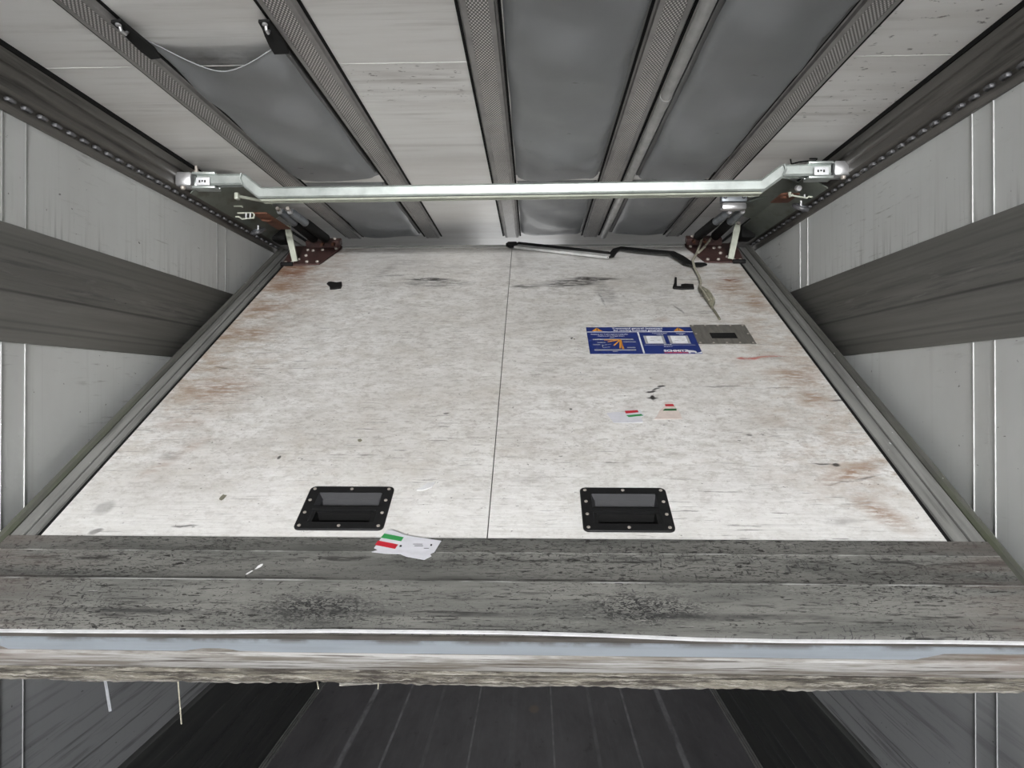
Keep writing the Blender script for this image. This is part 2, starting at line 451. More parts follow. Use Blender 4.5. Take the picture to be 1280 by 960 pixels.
# ------------------------------------------------------------------ mesh helpers
class MB:
    def __init__(s):
        s.bm = bmesh.new()

    def _add(s, verts, faces, mi=0):
        vs = [s.bm.verts.new(v) for v in verts]
        for f in faces:
            try:
                fc = s.bm.faces.new([vs[i] for i in f])
                fc.material_index = mi
            except ValueError:
                pass
        return vs

    def box(s, a, b, bev=0.0, mat=None):
        """axis box between corners a, b; optional bevel and matrix"""
        t = bmesh.new()
        bmesh.ops.create_cube(t, size=1)
        for v in t.verts:
            v.co = Vector(((a[i] + b[i]) / 2 + v.co[i] * abs(b[i] - a[i]) for i in range(3)))
        if bev:
            bmesh.ops.bevel(t, geom=t.edges[:], offset=bev, segments=2, affect='EDGES', profile=.5)
        if mat is not None:
            bmesh.ops.transform(t, matrix=mat, verts=t.verts[:])
        s._merge(t)
        return s

    def _merge(s, t):
        t.verts.index_update()
        s._add([v.co.copy() for v in t.verts], [[v.index for v in f.verts] for f in t.faces])
        t.free()

    def prism(s, poly, h0, h1, axis='z', bev=0.0):
        """polygon (2D) extruded between h0 and h1 along axis"""
        f = {'z': lambda p, h: (p[0], p[1], h), 'y': lambda p, h: (p[0], h, p[1]), 'x': lambda p, h: (h, p[0], p[1])}[axis]
        t = bmesh.new()
        lo = [t.verts.new(f(p, h0)) for p in poly]
        hi = [t.verts.new(f(p, h1)) for p in poly]
        n = len(poly)
        t.faces.new(lo[::-1]); t.faces.new(hi)
        for i in range(n):
            t.faces.new((lo[i], lo[(i + 1) % n], hi[(i + 1) % n], hi[i]))
        if bev:
            bmesh.ops.recalc_face_normals(t, faces=t.faces[:])
            bmesh.ops.bevel(t, geom=t.edges[:], offset=bev, segments=2, affect='EDGES')
        s._merge(t)
        return s

    def tube(s, pts, r, n=12, cap=True):
        pts = [Vector(p) for p in pts]
        rs = r if isinstance(r, (list, tuple)) else [r] * len(pts)
        rings = []
        ref = None
        for i, p in enumerate(pts):
            d = (pts[min(i + 1, len(pts) - 1)] - pts[max(i - 1, 0)]).normalized()
            if ref is None:
                ref = d.orthogonal().normalized()
            ref = (ref - d * ref.dot(d)).normalized()
            q = d.cross(ref)
            rings.append([s.bm.verts.new(p + (ref * math.cos(2 * PI * k / n) + q * math.sin(2 * PI * k / n)) * rs[i]) for k in range(n)])
        for a, b in zip(rings, rings[1:]):
            for k in range(n):
                s.bm.faces.new((a[k], a[(k + 1) % n], b[(k + 1) % n], b[k]))
        if cap:
            s.bm.faces.new(rings[0][::-1]); s.bm.faces.new(rings[-1])
        return s

    def ribbon(s, pts, side, w, th):
        """flat strap: path pts, width along vector(s) side, thickness th"""
        pts = [Vector(p) for p in pts]
        rings = []
        for i, p in enumerate(pts):
            d = (pts[min(i + 1, len(pts) - 1)] - pts[max(i - 1, 0)]).normalized()
            sd = Vector(side[i] if isinstance(side, list) else side)
            sd = (sd - d * sd.dot(d)).normalized()
            nn = d.cross(sd)
            ww = w[i] if isinstance(w, (list, tuple)) else w
            rings.append([s.bm.verts.new(p + sd * a * ww / 2 + nn * b * th / 2) for a, b in ((-1, -1), (1, -1), (1, 1), (-1, 1))])
        for a, b in zip(rings, rings[1:]):
            for k in range(4):
                s.bm.faces.new((a[k], a[(k + 1) % 4], b[(k + 1) % 4], b[k]))
        s.bm.faces.new(rings[0][::-1]); s.bm.faces.new(rings[-1])
        return s

    def dome(s, c, r, axis=(0, 0, 1), h=None, n=10):
        """low bolt head"""
        ax = Vector(axis).normalized()
        u = ax.orthogonal().normalized(); v = ax.cross(u); h = h or r * .6; c = Vector(c)
        rings = []
        for rr, hh in ((1, -.3), (1, .45), (.78, .85)):
            rings.append([s.bm.verts.new(c + (u * math.cos(2 * PI * k / n) + v * math.sin(2 * PI * k / n)) * r * rr + ax * h * hh) for k in range(n)])
        for a, b in zip(rings, rings[1:]):
            for k in range(n):
                s.bm.faces.new((a[k], a[(k + 1) % n], b[(k + 1) % n], b[k]))
        s.bm.faces.new(rings[-1]); s.bm.faces.new(rings[0][::-1])
        return s

    def ring(s, c, r, t, axis, n=24):
        ax = Vector(axis).normalized(); u = ax.orthogonal().normalized(); v = ax.cross(u); c = Vector(c)
        rs = []
        for i in range(n):
            a = 2 * PI * i / n
            d = u * math.cos(a) + v * math.sin(a)
            rs.append([s.bm.verts.new(c + d * (r + t * math.cos(2 * PI * k / 8)) + ax * t * math.sin(2 * PI * k / 8)) for k in range(8)])
        for i in range(n):
            a, b = rs[i], rs[(i + 1) % n]
            for k in range(8):
                s.bm.faces.new((a[k], a[(k + 1) % 8], b[(k + 1) % 8], b[k]))
        return s

    def grid(s, fn, nu, nv, th=0.0):
        """surface fn(u,v) -> point for u,v in 0..1; th gives it a second skin above"""
        vs = [[s.bm.verts.new(fn(i / nu, j / nv)) for j in range(nv + 1)] for i in range(nu + 1)]
        for i in range(nu):
            for j in range(nv):
                s.bm.faces.new((vs[i][j], vs[i + 1][j], vs[i + 1][j + 1], vs[i][j + 1]))
        return s

    def build(s, name, mat, parent=None, smooth=True, kind=None, shift=True, world=False):
        bmesh.ops.recalc_face_normals(s.bm, faces=s.bm.faces[:])
        root = parent
        while root is not None and root.parent is not None:
            root = root.parent
        if root is not None and world:          # authored in world space under an unrotated root
            for v in s.bm.verts:
                v.co -= root.location
        me = bpy.data.meshes.new(name)
        s.bm.to_mesh(me)
        s.bm.free()
        me.materials.append(mat)
        if smooth:
            me.shade_smooth()
            me.set_sharp_from_angle(angle=math.radians(35))
        o = bpy.data.objects.new(name, me)
        COL.objects.link(o)
        o.parent = parent
        if kind:
            o['kind'] = kind
        return o


def thing(name, label, cat, loc=(0, 0, 0), rot=(0, 0, 0), group=None):
    o = bpy.data.objects.new(name, None)
    o.empty_display_size = .05
    COL.objects.link(o)
    o.location = loc
    o.rotation_euler = rot
    o['label'] = label
    o['category'] = cat
    if group:
        o['group'] = group
    return o


def tag(o, label, cat, group=None):
    o['label'] = label
    o['category'] = cat
    if group:
        o['group'] = group
    return o


def dup(o, parent=None, loc=None):
    c = o.copy()
    COL.objects.link(c)
    if parent is not None:
        c.parent = parent
    if loc is not None:
        c.location = loc
    for ch in [q for q in COL.objects if q.parent == o]:
        dup(ch, c)
    return c


def text_mesh(name, body, size, loc, mat, parent, align='LEFT', width=1.0, bold=0.0):
    cu = bpy.data.curves.new(name + '_curve', 'FONT')
    cu.body = body
    cu.size = size
    cu.align_x = align
    cu.extrude = .0002
    cu.offset = bold
    cu.resolution_u = 2
    t = bpy.data.objects.new('tmp_text', cu)
    COL.objects.link(t)
    bpy.context.view_layer.update()
    me = bpy.data.meshes.new_from_object(t.evaluated_get(bpy.context.evaluated_depsgraph_get()))
    bpy.data.objects.remove(t)
    bpy.data.curves.remove(cu)
    for v in me.vertices:
        v.co = Vector((v.co.x * width + loc[0], v.co.y + loc[1], v.co.z + loc[2]))
    me.materials.clear()
    me.materials.append(mat)
    o = bpy.data.objects.new(name, me)
    COL.objects.link(o)
    o.parent = parent
    return o


# ------------------------------------------------------------------ the trailer body (setting)
MB().box((-W - .06, REAR, -.12), (W + .06, FRONT, 0)).build('floor', M['floor'], kind='structure')
MB().box((-W - .06, REAR, HC), (W + .06, FRONT, HC + .08)).build('ceiling', M['ceil'], kind='structure')
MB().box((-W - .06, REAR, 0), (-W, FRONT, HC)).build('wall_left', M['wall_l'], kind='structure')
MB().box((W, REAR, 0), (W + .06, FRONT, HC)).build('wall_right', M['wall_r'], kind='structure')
MB().box((-W, FRONT - .05, 0), (W, FRONT, HC)).build('wall_front', M['front'], kind='structure')
MB().box((-14, -26, -1.25), (14, REAR - .3, -1.15)).build('ground', M['concrete'], kind='structure')
tn = 0


def trim(mb, mat):
    global tn
    tn += 1
    return mb.build('trim_%d' % tn, mat, kind='structure')


def strip(s, y0, y1, z0, z1, th, mat, bev=.0015):
    x0, x1 = sorted((s * (W + .002), s * (W - th)))
    return trim(MB().box((x0, y0, z0), (x1, y1, z1), bev), mat)


for s, b in ((-1, 'band_l'), (1, 'band_r')):
    strip(s, REAR, FRONT - .05, 1.931, 2.234, .007, M[b], .003)           # rub band
    mb = MB()                                                             # black kick plate with rolled top and ribs
    prof = [(W + .001, 0), (W - .022, 0), (W - .022, .565), (W - .018, .585), (W - .008, .592), (W + .001, .592)]
    mb.prism([(s * x, z) for x, z in prof], REAR, FRONT - .05, 'y')
    for z in (.10, .16, .22, .34, .46):
        mb.box((s * (W - .026), REAR, z), (s * (W - .021), FRONT - .06, z + .012))
    trim(mb, M['kicker'])
    mb = MB()                                                             # floor edge rail of three fine ridges
    for k, x in enumerate((1.172, 1.185, 1.198)):
        mb.box((s * x - .003, REAR, -.001), (s * x + .003, FRONT - .06, .010), .001)
    trim(mb, M['alu'])
    base = (-2 * 1.2, -1.2, 0, 1.2, 2.4, 3.6)
    y_s = 1.72 if s < 0 else 1.734
    for k in range(-3, 4):                                                # seam covers: two beads, flat strip between
        for q in (0, .083):
            y = y_s + k * (1.197 if s < 0 else 1.158) + q
            for z0, z1 in ((2.234, 2.516), (.592, 1.931)):
                dark = s < 0 and z0 > 2  # upper beads on the left wall take a darker colour
                strip(s, y - (.0015 if dark else .0016), y + (.0015 if dark else .0016), z0, z1, .002 if dark else .0025, M['bead_d'] if dark else M['bead'], .0006) if z0 > 1 else (strip(s, y - .0016, y + .0016, 1.12, z1, .0025, M['bead'], .0006), strip(s, y - .0016, y + .0016, z0, 1.12, .002, M['bead_shaded'], .0006))  # lowest beads use a darker copy to match the painted wall shade

mb = MB()
for y in (-.58, .62, 1.806, 3.0, 4.2):
    mb.box((-1.18, y - .0015, HC - .0006), (1.18, y + .0015, HC + .001))
trim(mb, M['jointm'])

# ------------------------------------------------------------------ runner tracks along both roof corners
prof = [(1.2305, 2.514), (1.220, 2.513), (1.212, 2.524), (1.2115, 2.531), (1.2185, 2.534), (1.2185, 2.551), (1.2075, 2.555), (1.202, 2.562), (1.203, 2.588), (1.197, 2.592),
        (1.193, 2.600), (1.193, 2.618), (1.187, 2.620), (1.180, 2.634), (1.180, 2.6445), (1.195, 2.6455), (1.195, 2.6598), (1.2305, 2.6598)]
for s, lab in ((-1, 'dark grimy aluminium runner track with worn slots along top of left wall'), (1, 'dark grimy aluminium runner track with worn slots along top of right wall')):
    t = thing('runner_track', lab, 'track', (s * 1.215, REAR, 2.514))
    MB().prism([(s * x, z) for x, z in prof], REAR, FRONT - .06, 'y').build('track_body', M['track'], t, world=True)
    MB().box((s * 1.1780, REAR, 2.6465), (s * 1.1955, FRONT - .07, 2.6594)).build('black_gap_seal', M['dark_gap_fill'], t, world=True)
    slot = None
    for k in range(50):
        c = Vector((0, 0, 0))
        if slot is None:
            mb = MB()
            mb.tube([(s * .008, -.013, 0), (s * -.0005, -.010, 0), (s * -.0015, .0, 0), (s * -.0005, .010, 0), (s * .008, .013, 0)], .0058, 8)
            slot = o = mb.build('track_slot', M['slotm'], t)
        else:
            o = slot.copy()
            COL.objects.link(o)
        o.location = Vector((s * 1.2125, 1.20 + .0585 * k, 2.5425)) - t.location

# ------------------------------------------------------------------ perforated ceiling strips
rail0 = None
names = ['perforated metal ceiling strip nearest the left wall, beside the open bag',
         'perforated metal ceiling strip on the right side of the open bag with black clips',
         'perforated metal ceiling strip running down the middle of the ceiling',
         'perforated metal ceiling strip beside the pale ceiling pipe',
         'perforated metal ceiling strip nearest the right wall']
for i, x in enumerate((-.883, -.447, -.011, .420, .866)):
    if rail0 is None:
        rail0 = thing('perforated_strip', names[0], 'ceiling strip', (x, 1.0, HC), group='perforated ceiling strips')
        mb = MB()
        for y0, y1, dz in ((REAR - 1.0, 1.40, 0), (1.403, 2.85, .0015)):
            for sg in (-1, 1):
                mb.prism([(sg * .024, -.0145 + dz), (sg * .036, -.0135 + dz), (sg * .038, -.004 + dz), (sg * .043, -.0008), (sg * .043, .0002), (sg * .024, .0002)], y0, y1, 'y')
        mb.build('strip_frame', M['stripalu'], rail0)
        mb = MB()
        for y0, y1, dz in ((REAR - 1.0, 1.40, 0), (1.403, 2.85, .0015)):
            mb.box((-.0245, y0, -.0125 + dz), (.0245, y1, -.010 + dz))
        mb.build('perforated_mesh', M['perf'], rail0)
        for sg in (-1, 1):
            a, b = sorted((sg * .0435, sg * .0505))
            MB().box((a, REAR, -.004), (b, 2.85, -.0003)).build('dark_gap_fill', M['dark_gap_fill'], rail0)  # black strip painted in for the shaded gap beside the strip
    else:
        r = dup(rail0, loc=(x, 1.0, HC))
        r['label'] = names[i]

t = thing('ceiling_pipe', 'pale grey pipe along the ceiling between two perforated strips on the right', 'pipe', (.4865, 1.0, HC))
MB().tube([(0, REAR - 1, -.017), (0, 1.02, -.017)], .0165, 16).build('pipe_tube', M['pipe'], t)
MB().tube([(0, 1.022, -.017), (0, 2.8, -.017)], .0165, 16).build('pipe_tube', M['pipe'], t)
MB().tube([(0, .99, -.017), (0, 1.05, -.017)], .0178, 16).build('pipe_sleeve', M['pipe'], t)

# ------------------------------------------------------------------ grey duct bags under the ceiling
def bag(name, label, x0, x1, y0, y1, depth, open_front=False, seed=0, xo=0.0):
    rnd = random.Random(seed)
    ph = [rnd.uniform(0, 6) for _ in range(6)]
    cx = (x0 + x1) / 2
    t = thing(name, label, 'air duct bag', (cx, y0, HC), group='grey air duct bags')
    L = y1 - y0

    def lower(u, v):
        a = min(1, u / .10) if u < .5 else min(1, (1 - u) / .10)
        a = math.sin(a * PI / 2) ** .8
        belly = .62 + .38 * math.sin(PI * u)
        end = min(1, (1 - v) * L / .075)
        end = math.sin(max(0, end) * PI / 2) ** .7
        st = 1.0 if open_front else min(1, v * L / .075)
        st = math.sin(max(0, st) * PI / 2) ** .7
        y = v * L
        w = .006 * math.sin(9 * y + ph[0] + 3 * u) * math.sin(PI * u) + .004 * math.sin(17 * y + ph[1] - 6 * u)
        edge = (1 - abs(2 * u - 1))
        w += .010 * math.sin(30 * y + 12 * u + ph[2] + 1.5 * math.sin(7 * y)) * max(0, 1 - edge * 3.2) * (1 if u > .5 else .5)
        w += .010 * math.exp(-((u - .80) / .10) ** 2 - ((y - L + .22) / .10) ** 2) * math.sin(30 * y)
        d = depth
        if open_front:                       # mouth hangs from its two corners
            k = math.exp(-y / .16)
            d = depth * (1 - k) + (.052 * (1 - abs(2 * u - 1) ** 1.5)) * k / max(.05, a * belly) * .92
        x = (x0 - cx) + (x1 - x0) * u + .004 * math.sin(13 * y + ph[3]) * (1 if .02 < u < .98 else .3)
        if open_front and y < .3:
            pass
        zz = -(d + w) * belly * min(a, end, st, (a * a * end * end * st) ** .25 if min(a, end, st) > 0 else 0) - .001
        yy = y
        if open_front:
            yy = y + math.exp(-y / .10) * (.035 * math.sin(PI * u) - .02 * (u < .01))
        return (x, yy, min(-.0012, zz))
    nu, nv = 28, int(L * 30)
    MB().grid(lower, nu, nv).build('bag_skin', M['bag'], t)
    hem = [Vector(lower(u / 28, 0)) for u in range(29)]
    if open_front:
        MB().tube([h + Vector((0, 0, -.0005)) for h in hem], .0014, 6).build('hem', M['bag'], t)
    # welt clamped beside the strip
    mb = MB()
    if x0 > .5:
        mb.box(((x0 - cx) - .0065, 0, -.020), ((x0 - cx) + .010, L - .06, -.0005), .003)
    mb.box(((x1 - cx) - .010, 0.02 if open_front else 0, -.012), ((x1 - cx) + .0025, L - .06, -.0005), .003)
    mb.build('edge_welt', M['weltm'], t)
    return t, lower


b1, f1 = bag('duct_bag', 'grey duct bag with open sagging mouth held by two black clips, left of ceiling', -.831, -.500, 1.68, 2.74, .050, True, 1)
bag('duct_bag', 'short grey duct bag behind the crossbar on the left, by the partition top', -.831, -.500, 2.84, 3.80, .032, False, 2)
bag('duct_bag', 'long grey duct bag just right of the middle ceiling strip', .042, .3645, REAR + .5, 2.76, .052, False, 3)
bag('duct_bag', 'short grey duct bag behind the crossbar, right of the middle strip', .042, .3645, 2.84, 3.78, .034, False, 4)
bag('duct_bag', 'long grey duct bag between the ceiling pipe and the rightmost perforated strip', .513, .8105, REAR + .5, 2.78, .052, False, 5)
bag('duct_bag', 'short grey duct bag behind the crossbar near the silver clamp', .513, .8105, 2.84, 3.76, .034, False, 6)

# two black clips holding the bag mouth
for x, y, lab, tw in ((-.822, 1.60, 'long black rubber clip at left corner of the open bag mouth', .20), (-.496, 1.60, 'short black rubber clip at right corner of the open bag mouth', .05)):
    t = thing('bag_clip', lab, 'clip', (x, y, HC - .012), (0, 0, -tw), group='black bag clips')
    s = .84 if tw > .1 else .66
    pts = [(0, -.065 * s, -.004), (0, -.03 * s, -.008), (0, .0, -.014), (0, .05 * s, -.022), (0, .085 * s, -.030)]
    MB().ribbon(pts, (1, 0, 0), [.026, .028, .034, .040, .026 if tw > .1 else .036], .007).build('clip_body', M['rubber'], t)
    MB().tube([(0, -.052 * s, -.008), (0, -.046 * s, -.018), (0, -.030 * s, -.020), (0, -.024 * s, -.012)], .004, 8).build('wire_loop', M['studs'], t)
    MB().dome((0, -.056 * s, -.009), .0065, (0, 0, -1)).build('rivet', M['studs'], t)

# ------------------------------------------------------------------ the tilted partition
TH = math.atan(.575)
TOP = Vector((0, 3.5524, 2.5342))
P = thing('partition_wall', 'large worn white tilted partition wall with grey edges hanging below the ceiling', 'partition', TOP, (TH, 0, 0))
HB = .098                                   # thickness of the board (local -z)
LB = 2.45                                   # length down the slope


def cut_board(x0, x1, hole):
    """half a board as a slab with a rectangular hole for the handle tray"""
    hx0, hx1, hy0, hy1 = hole
    xs, ys = [x0, hx0, hx1, x1], [-LB + .004, hy0, hy1, 0]
    mb = MB()
    bm = mb.bm
    for i in range(3):
        for j in range(3):
            if i == 1 and j == 1:
                continue
            for z, rev in ((0, 0), (-HB, 1)):
                q = [bm.verts.new((a, b, z)) for a, b in ((xs[i], ys[j]), (xs[i + 1], ys[j]), (xs[i + 1], ys[j + 1]), (xs[i], ys[j + 1]))]
                bm.faces.new(q[::-1] if rev else q)
    for (a, b, c, d) in ((x0, x1, ys[0], ys[3]), (hx0, hx1, hy0, hy1)):
        loop = [(a, c), (b, c), (b, d), (a, d)]
        for k in range(4):
            p, q = loop[k], loop[(k + 1) % 4]
            bm.faces.new([bm.verts.new((p[0], p[1], -HB)), bm.verts.new((q[0], q[1], -HB)), bm.verts.new((q[0], q[1], 0)), bm.verts.new((p[0], p[1], 0))])
    bmesh.ops.remove_doubles(bm, verts=bm.verts[:], dist=1e-5)
    return mb


HL = (-.455, -.283, -2.115, -1.995)          # tray openings
HR = (.257, .429, -2.115, -1.995)
cut_board(-1.0915, -.0013, HL).build('board_half', M['board'], P, smooth=False)
cut_board(.0013, 1.0795, HR).build('board_half', M['board'], P, smooth=False)
MB().box((-.012, -LB + .01, -HB + .01), (.012, -.004, -.012)).build('seam_backing', M['rubber'], P)
MB().prism([(-1.13, -.004), (1.13, -.004), (1.13, .028), (-1.13, .028)], -.05, .004).build('top_rail', M['pipe'], P)

# side profiles
for s, xi in ((-1, 1.104), (1, 1.092)):
    def bx(mb, a, b, z, y0=-2.172, y1=-.03):
        x0, x1 = sorted((s * a, s * b))
        return mb.box((x0, y0, -HB), (x1, y1, z), .0025)
    bx(MB(), xi, 1.128, .003).build('inner_edge_profile', M['frame'], P)
    bx(MB(), 1.133, 1.166, .003).build('flat_edge_profile', M['frame'], P)
    mb = MB()
    mb.prism([(s * 1.1675, -HB), (s * 1.1675, .004), (s * 1.174, .012), (s * 1.186, .013), (s * 1.196, .004), (s * 1.201, -.02), (s * 1.201, -HB)], -LB - .04, -.02, 'y')
    o = mb.build('outer_edge_seal', M['green'], P)
    bx(MB(), xi - .0115, 1.168, -.003).build('groove_liner', M['dark_gap_fill'], P)

# kick plate: face with folded ridges and rolled front lip
mb = MB()
kp = [(-2.172, .0), (-2.172, .005), (-2.2190, .0056), (-2.2215, .0066), (-2.2240, .0058), (-2.3105, .0058), (-2.313, .0069), (-2.3155, .006), (-2.445, .006), (-2.452, .003), (-2.452, -.004), (-2.44, -.006), (-2.44, .0)]
mb.prism([(a, b) for a, b in kp], -1.1672, 1.1672, 'x')
kick = mb.build('kick_plate', M['kick'], P)

# bottom face of the partition: local y beyond -LB, depth along -z
pts = [(-1.19, .002), (-.90, .002), (-.55, .005), (-.30, .012), (.05, .013), (.25, .008), (.45, -.001), (.62, -.003), (.95, .0), (1.17, -.002)]
MB().ribbon([(x, -2.4555, h - .0035) for x, h in pts], (0, 0, 1), .0042, .006).build('white_front_lip', M['white_lip'], P)
mb = MB()
mb.prism([(-1.19, -.012), (1.19, -.012), (1.19, -.106), (-1.19, -.106)], -2.4565, -2.44, 'y')
mb.build('bottom_rail', M['seal'], P)
MB().box((-1.19, -2.4572, -.0155), (1.19, -2.452, -.0045)).build('dirty_lip_groove', M['groove'], P)
film = [(-1.15, -.0158), (1.15, -.0158), (1.15, -.030), (.935, -.032), (.90, -.044), (.88, -.0505), (-.42, -.0505), (-.47, -.0485), (-.50, -.0485), (-.53, -.041), (-.575, -.041), (-.62, -.0505), (-.995, -.0505), (-1.02, -.034), (-1.15, -.031)]
film = film[::-1]
MB().prism(film, -2.4605, -2.4562, 'y').build('film_strip', M['film'], P)
mb = MB()
mb.prism([(-2.455, -.055), (-2.463, -.060), (-2.4655, -.085), (-2.462, -.100), (-2.455, -.104)], -1.19, 1.19, 'x')
mb.prism([(-2.455, -.053), (-2.4605, -.0525), (-2.4605, -.0495), (-2.455, -.049)], -1.19, 1.19, 'x')
mb.build('rounded_nosing', M['seal'], P)
# ragged rubber seal
mb = MB()
rr = random.Random(3)
N = 240
hang = [.043 + .0025 * math.sin(i * .21) + rr.uniform(-.0022, .0022) + (-.004 if 82 < i < 104 else 0) for i in range(N + 1)]
for i in range(97, 106):
    hang[i] -= .004


def rag(u, v):
    i = min(N, int(round(u * N)))
    x = -1.19 + 2.38 * u
    z = -.105 - hang[i] * v
    bump = .0045 * math.sin(v * PI * 3.0) + .0016 * math.sin(i * .9) * math.sin(v * 9 + i)
    return (x, -2.459 - bump - .002 * v, z)


mb.grid(rag, N, 8)
mb.grid(lambda u, v: (lambda q: (q[0], q[1] + .010, q[2]))(rag(u, v)), N, 8)
mb.box((-1.19, -2.4585, -.107), (1.19, -2.447, -.1035))
mb.build('frayed_seal', M['rag'], P)

# loose threads on the seal (they hang straight down; local "down" in the tilted frame)
DN = Vector((0, -math.sin(TH), -math.cos(TH)))


def thread(x, length, r, sway, mat, wide=None):
    p0 = Vector((x, -2.4605, -.142))
    pp = [p0 + DN * (length * k / 5) + Vector((sway * k / 5, 0, 0)) for k in range(6)]
    mb = MB()
    if wide:
        mb.ribbon(pp, (1, 0, 0), wide, .0015)
    else:
        mb.tube(pp, r, 6)
    return mb


thread(-.655, .095, .0016, .008, None).build('loose_thread', M['cord'], P)
thread(-.815, .070, 0, .012, None, .007).build('loose_tape', M['tape'], P)
thread(-.352, .016, .0014, .003, None).build('loose_thread', M['cord'], P)
thread(-.220, .014, .0012, -.001, None).build('loose_thread', M['cord'], P)
mb = MB().prism([(-.306, -2.456), (-.285, -2.457), (-.20, -2.457), (-.18, -2.456), (-.285, -2.464), (-.304, -2.466)], -.149, -.147)
mb.build('seal_flap', M['rag'], P)

# recessed pull handles
def make_handle(cx):
    w, l = .111, .0845
    cy = -2.058
    n = 5
    h = None
    # flange with two rounded outer corners, opening in the middle
    out = []
    r = .014
    for (sx, sy, a0) in ((1, 1, 0), (-1, 1, PI / 2), (-1, -1, PI), (1, -1, 3 * PI / 2)):
        for k in range(n):
            a = a0 + k * PI / 2 / (n - 1)
            out.append((sx * (w - r) + r * math.cos(a), sy * (l - r) + r * math.sin(a)))
    inn = []
    wi, li, ri = .083, .058, .004
    for (sx, sy, a0) in ((1, 1, 0), (-1, 1, PI / 2), (-1, -1, PI), (1, -1, 3 * PI / 2)):
        for k in range(n):
            a = a0 + k * PI / 2 / (n - 1)
            inn.append((sx * (wi - ri) + ri * math.cos(a), sy * (li - ri) + ri * math.sin(a)))
    mb = MB()
    bm = mb.bm
    lv = [[bm.verts.new((x, y, z)) for x, y in ring] for ring, z in ((out, -.0005), (out, .0035), ([(x * .985, y * .982) for x, y in out], .005), (inn, .005), (inn, -.002))]
    m_ = len(out)
    for a, b in zip(lv, lv[1:]):
        for k in range(m_):
            bm.faces.new((a[k], a[(k + 1) % m_], b[(k + 1) % m_], b[k]))
    h = mb.build('recessed_handle', M['black'], P)
    h.location = (cx, cy, 0)
    # dished tray: sloping far wall that catches light, deep near half painted black for its shade
    mb = MB()
    mb.prism([(-.0575, .003), (-.0535, -.0495), (-.030, -.0612), (.004, -.0595), (.004, -.0585), (-.0298, -.0602), (-.0525, -.0487), (-.0565, .003)], -.0725, .0725, 'x')
    mb.prism([(-.0575, .0035), (-.050, -.048), (-.0075, -.048), (-.0075, .0005)], -.0829, -.0722, 'x')
    mb.prism([(-.0575, .0035), (-.050, -.048), (-.0075, -.048), (-.0075, .0005)], .0722, .0829, 'x')
    mb.box((-.0829, -.0075, -.058), (.0829, -.0035, -.004))
    mb.build('tray_floor', M['dark_gap_fill'], h, smooth=False)
    mb = MB()
    bm = mb.bm
    sec = [(.058, .004), (.049, -.012), (.012, -.058), (-.030, -.062), (-.054, -.050), (-.058, .004)]
    L_ = [bm.verts.new((-.083 + (.010 if i in (1, 2, 3, 4) else 0), y, z)) for i, (y, z) in enumerate(sec)]
    R_ = [bm.verts.new((.083 - (.010 if i in (1, 2, 3, 4) else 0), y, z)) for i, (y, z) in enumerate(sec)]
    for k in range(len(sec) - 1):
        bm.faces.new((L_[k], L_[k + 1], R_[k + 1], R_[k]))
    bm.faces.new(L_); bm.faces.new(R_[::-1])
    mb.build('tray', M['tray'], h, smooth=False)
    # grip: flange lip bar that crosses the opening
    mb = MB()
    mb.prism([(.0085, -.020), (.0085, .0015), (.0035, .0045), (-.009, .0045), (-.0125, .0035), (-.0125, -.004), (-.006, -.010), (-.002, -.020)], -.0835, .0835, 'x')
    mb.build('grip_bar', M['black'], h)
    for sx, sy in ((-1, 1), (0, 1), (1, 1), (-1, .36), (1, .36), (-1, -.32), (1, -.32), (-1, -1), (0, -1), (1, -1)):
        o = MB().dome((0, 0, 0), .0046, (0, 0, 1), .0022, 8).build('screw', M['bolt'], h)
        o.location = (sx * .098, sy * .072, .0052)
    return h


hl = make_handle(-.3665)
hr = dup(hl, P, (.342, -2.058, 0))

# steel finger plate with slot
x0, x1, y0, y1 = .712, .923, -1.121, -.954
mb = MB()
bm = mb.bm
ys, xs = [y0, -1.076, -1.024, y1], [x0, .772, .868, x1]
for i in range(3):
    for j in range(3):
        if i == 1 and j == 1:
            continue
        bm.faces.new([bm.verts.new((a, b, .0026)) for a, b in ((xs[i], ys[j]), (xs[i + 1], ys[j]), (xs[i + 1], ys[j + 1]), (xs[i], ys[j + 1]))])
for loop in ([(x0, y0), (x1, y0), (x1, y1), (x0, y1)], [(.772, -1.076), (.868, -1.076), (.868, -1.024), (.772, -1.024)]):
    for k in range(4):
        p, q = loop[k], loop[(k + 1) % 4]
        bm.faces.new([bm.verts.new((p[0], p[1], .0003)), bm.verts.new((q[0], q[1], .0003)), bm.verts.new((q[0], q[1], .0026)), bm.verts.new((p[0], p[1], .0026))])
bmesh.ops.remove_doubles(bm, verts=bm.verts[:], dist=1e-5)
fp = mb.build('finger_plate', M['steel'], P, smooth=False)
sl = [(.7722, -1.0758), (.8678, -1.0758), (.8678, -1.0242), (.7722, -1.0242)]
MB().prism(sl, .0003, .0012).build('dark_slot', M['rubber'], fp)
for px, py in ((.722, -.964), (.818, -.963), (.913, -.963), (.722, -1.111), (.818, -1.112), (.913, -1.112), (.721, -1.037), (.914, -1.037), (.77, -.963), (.866, -.963), (.77, -1.112), (.866, -1.112)):
    o = MB().dome((0, 0, 0), .0042, (0, 0, 1), .002, 8).build('rivet', M['bolt'], fp)
    o.location = (px, py, .0029)

# blue instruction sign
sg_ = MB().box((.312, -1.1975, .0004), (.712, -.974, .0022)).build('instruction_sign', M['blue'], P, smooth=False)
sg_['label'] = 'blue and white instruction sign'
Z1 = .0023


def rect(mb, a, b, c, d, z=Z1, t=.0004):
    mb.box((a, b, z), (c, d, z + t))


